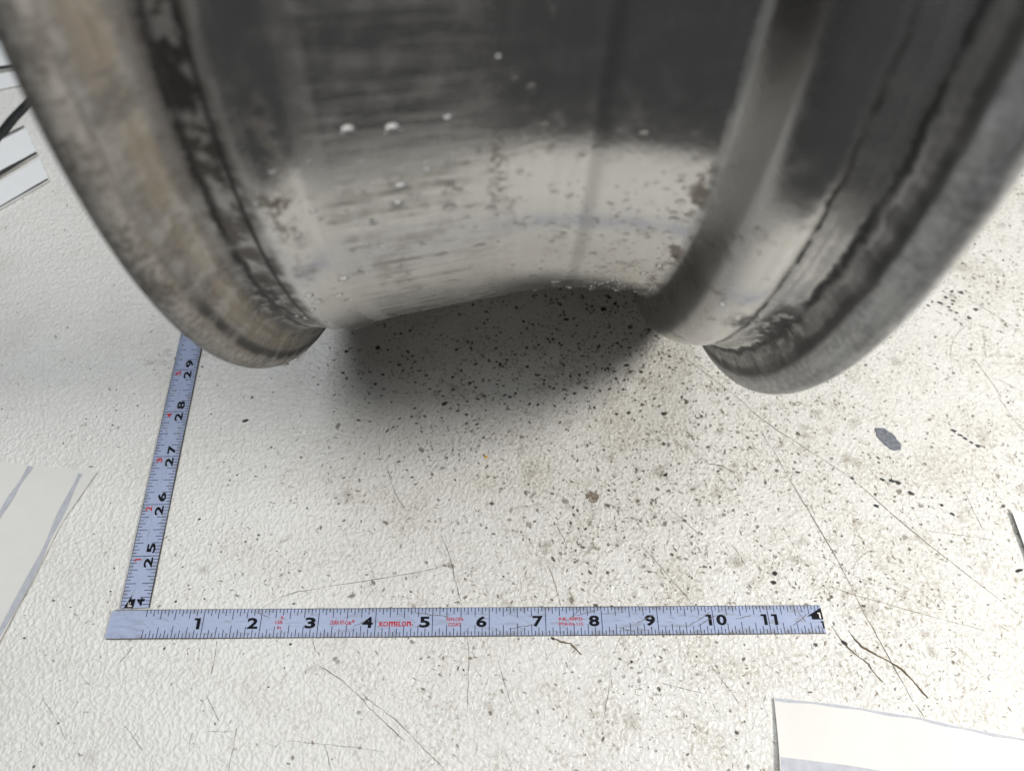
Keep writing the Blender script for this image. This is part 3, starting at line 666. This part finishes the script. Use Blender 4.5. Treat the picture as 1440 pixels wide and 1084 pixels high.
# right sheet, only its corner in view
pc = sheet('paper_sheet', 6, 8, lambda u, v: (16.16+1.9*u-.02*v, 2.25-.1*u-1.5*v), lambda u, v: .02+.05*(1-u)**3, M['card'], 'bright white paper corner at the right edge', 'paper', .008)
# cards behind the wheel on the left
def card(corners, label, edges, z=.0):
    a, b, c, d = corners                               # back left, back right, front right, front left
    o = sheet('card', 8, 4, lambda u, v: lerp(lerp(a, b, u), lerp(d, c, u), v), lambda u, v: z+.03*v*u, M['card'], label, 'card', .03, None, 'white cards behind the wheel')
    for p, q, w in edges:
        v, f = ribbon([p, lerp(p, q, .5), q], w, z+.075, False); mesh_obj('black_strip', v, f, M['cardstrip'], o)  # black strip laid along that side of the card
    return o
card([(-11.5, 17.4), (-4.5, 19.7), (-4.9, 17.25), (-11.5, 15.15)], 'white card farthest back at the upper left', [((-11.5, 15.2), (-4.9, 17.3), .05)], .05)
card([(-11.5, 15.08), (-4.9, 17.18), (-4.5, 15.86), (-11.5, 13.62)], 'white card in the middle of the upper left row', [((-11.5, 13.68), (-4.5, 15.92), .12)], .03)
card([(-11.5, 13.5), (-4.6, 15.72), (-5.2, 14.95), (-11.3, 12.55)], 'white card with curved front edge beside the black strap', [], .0)
card([(-9.4, 9.2), (-5.96, 12.80), (-5.33, 11.80), (-8.9, 7.75)], 'white card with thin black upper line below the strap', [((-9.4, 9.2), (-5.96, 12.78), .05), ((-8.9, 7.8), (-5.35, 11.82), .13)], .0)
card([(-8.8, 7.6), (-5.24, 11.66), (-4.77, 10.89), (-8.4, 6.9)], 'white card nearest the wheel on the left', [((-8.4, 6.95), (-4.8, 10.91), .045)], .0)
# black strap
def strap(pts, w, h):
    P = np.array(pts, float); d = np.gradient(P, axis=0); d /= np.linalg.norm(d, axis=1)[:, None]; n = np.stack([-d[:, 1], d[:, 0]], 1)
    ring = [(-.5, .0), (-.5, .7), (-.35, 1.0), (.35, 1.0), (.5, .7), (.5, .0)]; v = []; f = []
    for k in range(len(P)):
        for a, b in ring: v.append((P[k][0]+n[k][0]*a*w, P[k][1]+n[k][1]*a*w, .01+b*h))
    R_ = len(ring)
    for k in range(len(P)-1):
        for e in range(R_): f.append((k*R_+e, k*R_+(e+1) % R_, (k+1)*R_+(e+1) % R_, (k+1)*R_+e))
    f += [tuple(range(R_-1, -1, -1)), tuple(range((len(P)-1)*R_, len(P)*R_))]
    return v, f
v, f = strap([(-5.3, 15.0), (-5.75, 14.45), (-6.15, 13.75), (-6.36, 13.1), (-6.50, 12.4), (-6.62, 11.6), (-6.9, 10.6)], .26, .07)
tag(mesh_obj('strap', v, f, M['strap'], None, True), 'black strap between the white cards at the upper left', 'strap')

# ------------------------------------------------------------------ bits lying on the table
def fibre(pts, w, label):
    v, f = [], []
    rb, _ = ribbon(pts, w, 0, True, .004); k = len(rb)//2
    for i in range(k):
        a = np.array(rb[i]); b = np.array(rb[k+i]); c = (a+b)/2; r = np.linalg.norm(a-b)/2; nrm = (a-b)/(2*r+1e-9)
        for q in range(6):
            an = 2*math.pi*q/6; v.append((c[0]+nrm[0]*r*math.cos(an), c[1]+nrm[1]*r*math.cos(an), .003+r*(.7+.7*math.sin(an))))
    for i in range(k-1):
        for q in range(6): f.append((i*6+q, i*6+(q+1) % 6, (i+1)*6+(q+1) % 6, (i+1)*6+q))
    return tag(mesh_obj('fibre', v, f, M['fibre'], None, True), label, 'fibre', 'brown fibres on the table')
for (w, pts), lab in zip(FIBRES, ('long curved brown fibre right of the tape end', 'short brown fibre with black tip beside the tape end', 'brown fibre just below the tape at seven inches')):
    fibre(pts, w*.8, lab)
def flake(name, pts, z, mat, label, cat, group=None):
    c = np.mean(pts, axis=0); n = len(pts)
    v = [(p[0], p[1], .003) for p in pts]+[(c[0]+(p[0]-c[0])*.93, c[1]+(p[1]-c[1])*.93, z) for p in pts]+[(c[0], c[1], z*1.15)]
    f = [(i, (i+1) % n, n+(i+1) % n, n+i) for i in range(n)]+[(n+i, n+(i+1) % n, 2*n) for i in range(n)]
    return tag(mesh_obj(name, v, f, mat), label, cat, group)
flake('paint_chip', [(p[0], p[1]) for p in blob(14.19, 3.86, .30, .18, -.95, 0, 26, .07)], .012, M['chip'], 'grey blue oval paint chip right of the wheel', 'paint chip')
flake('fleck', [(p[0], p[1]) for p in blob(5.93, 3.46, .036, .032, 0, 0, 8, .1)], .012, M['yellow'], 'small yellow fleck in front of the wheel shadow', 'fleck')
for (x, y, rx, ry, an, lab) in ((11.29, 1.09, .045, .04, 0, 'black grain above the tape end, upper of a pair'), (11.23, .92, .042, .036, .3, 'black grain above the tape end, lower of a pair'),
                                (12.285, -.16, .065, .032, -.8, 'black grain on the short brown fibre'), (9.49, 3.07, .05, .03, .5, 'black grain on the table right of the yellow fleck'),
                                (1.06, 4.27, .075, .026, .35, 'black sliver between the tape and the wheel shadow'), (15.93, 1.12, .075, .03, .25, 'black sliver below the paper corner at right')):
    flake('grit', [(p[0], p[1]) for p in blob(x, y, rx, ry, an, 0, 9, .12)], .022, M['black'], lab, 'grit', 'black grit on the table')
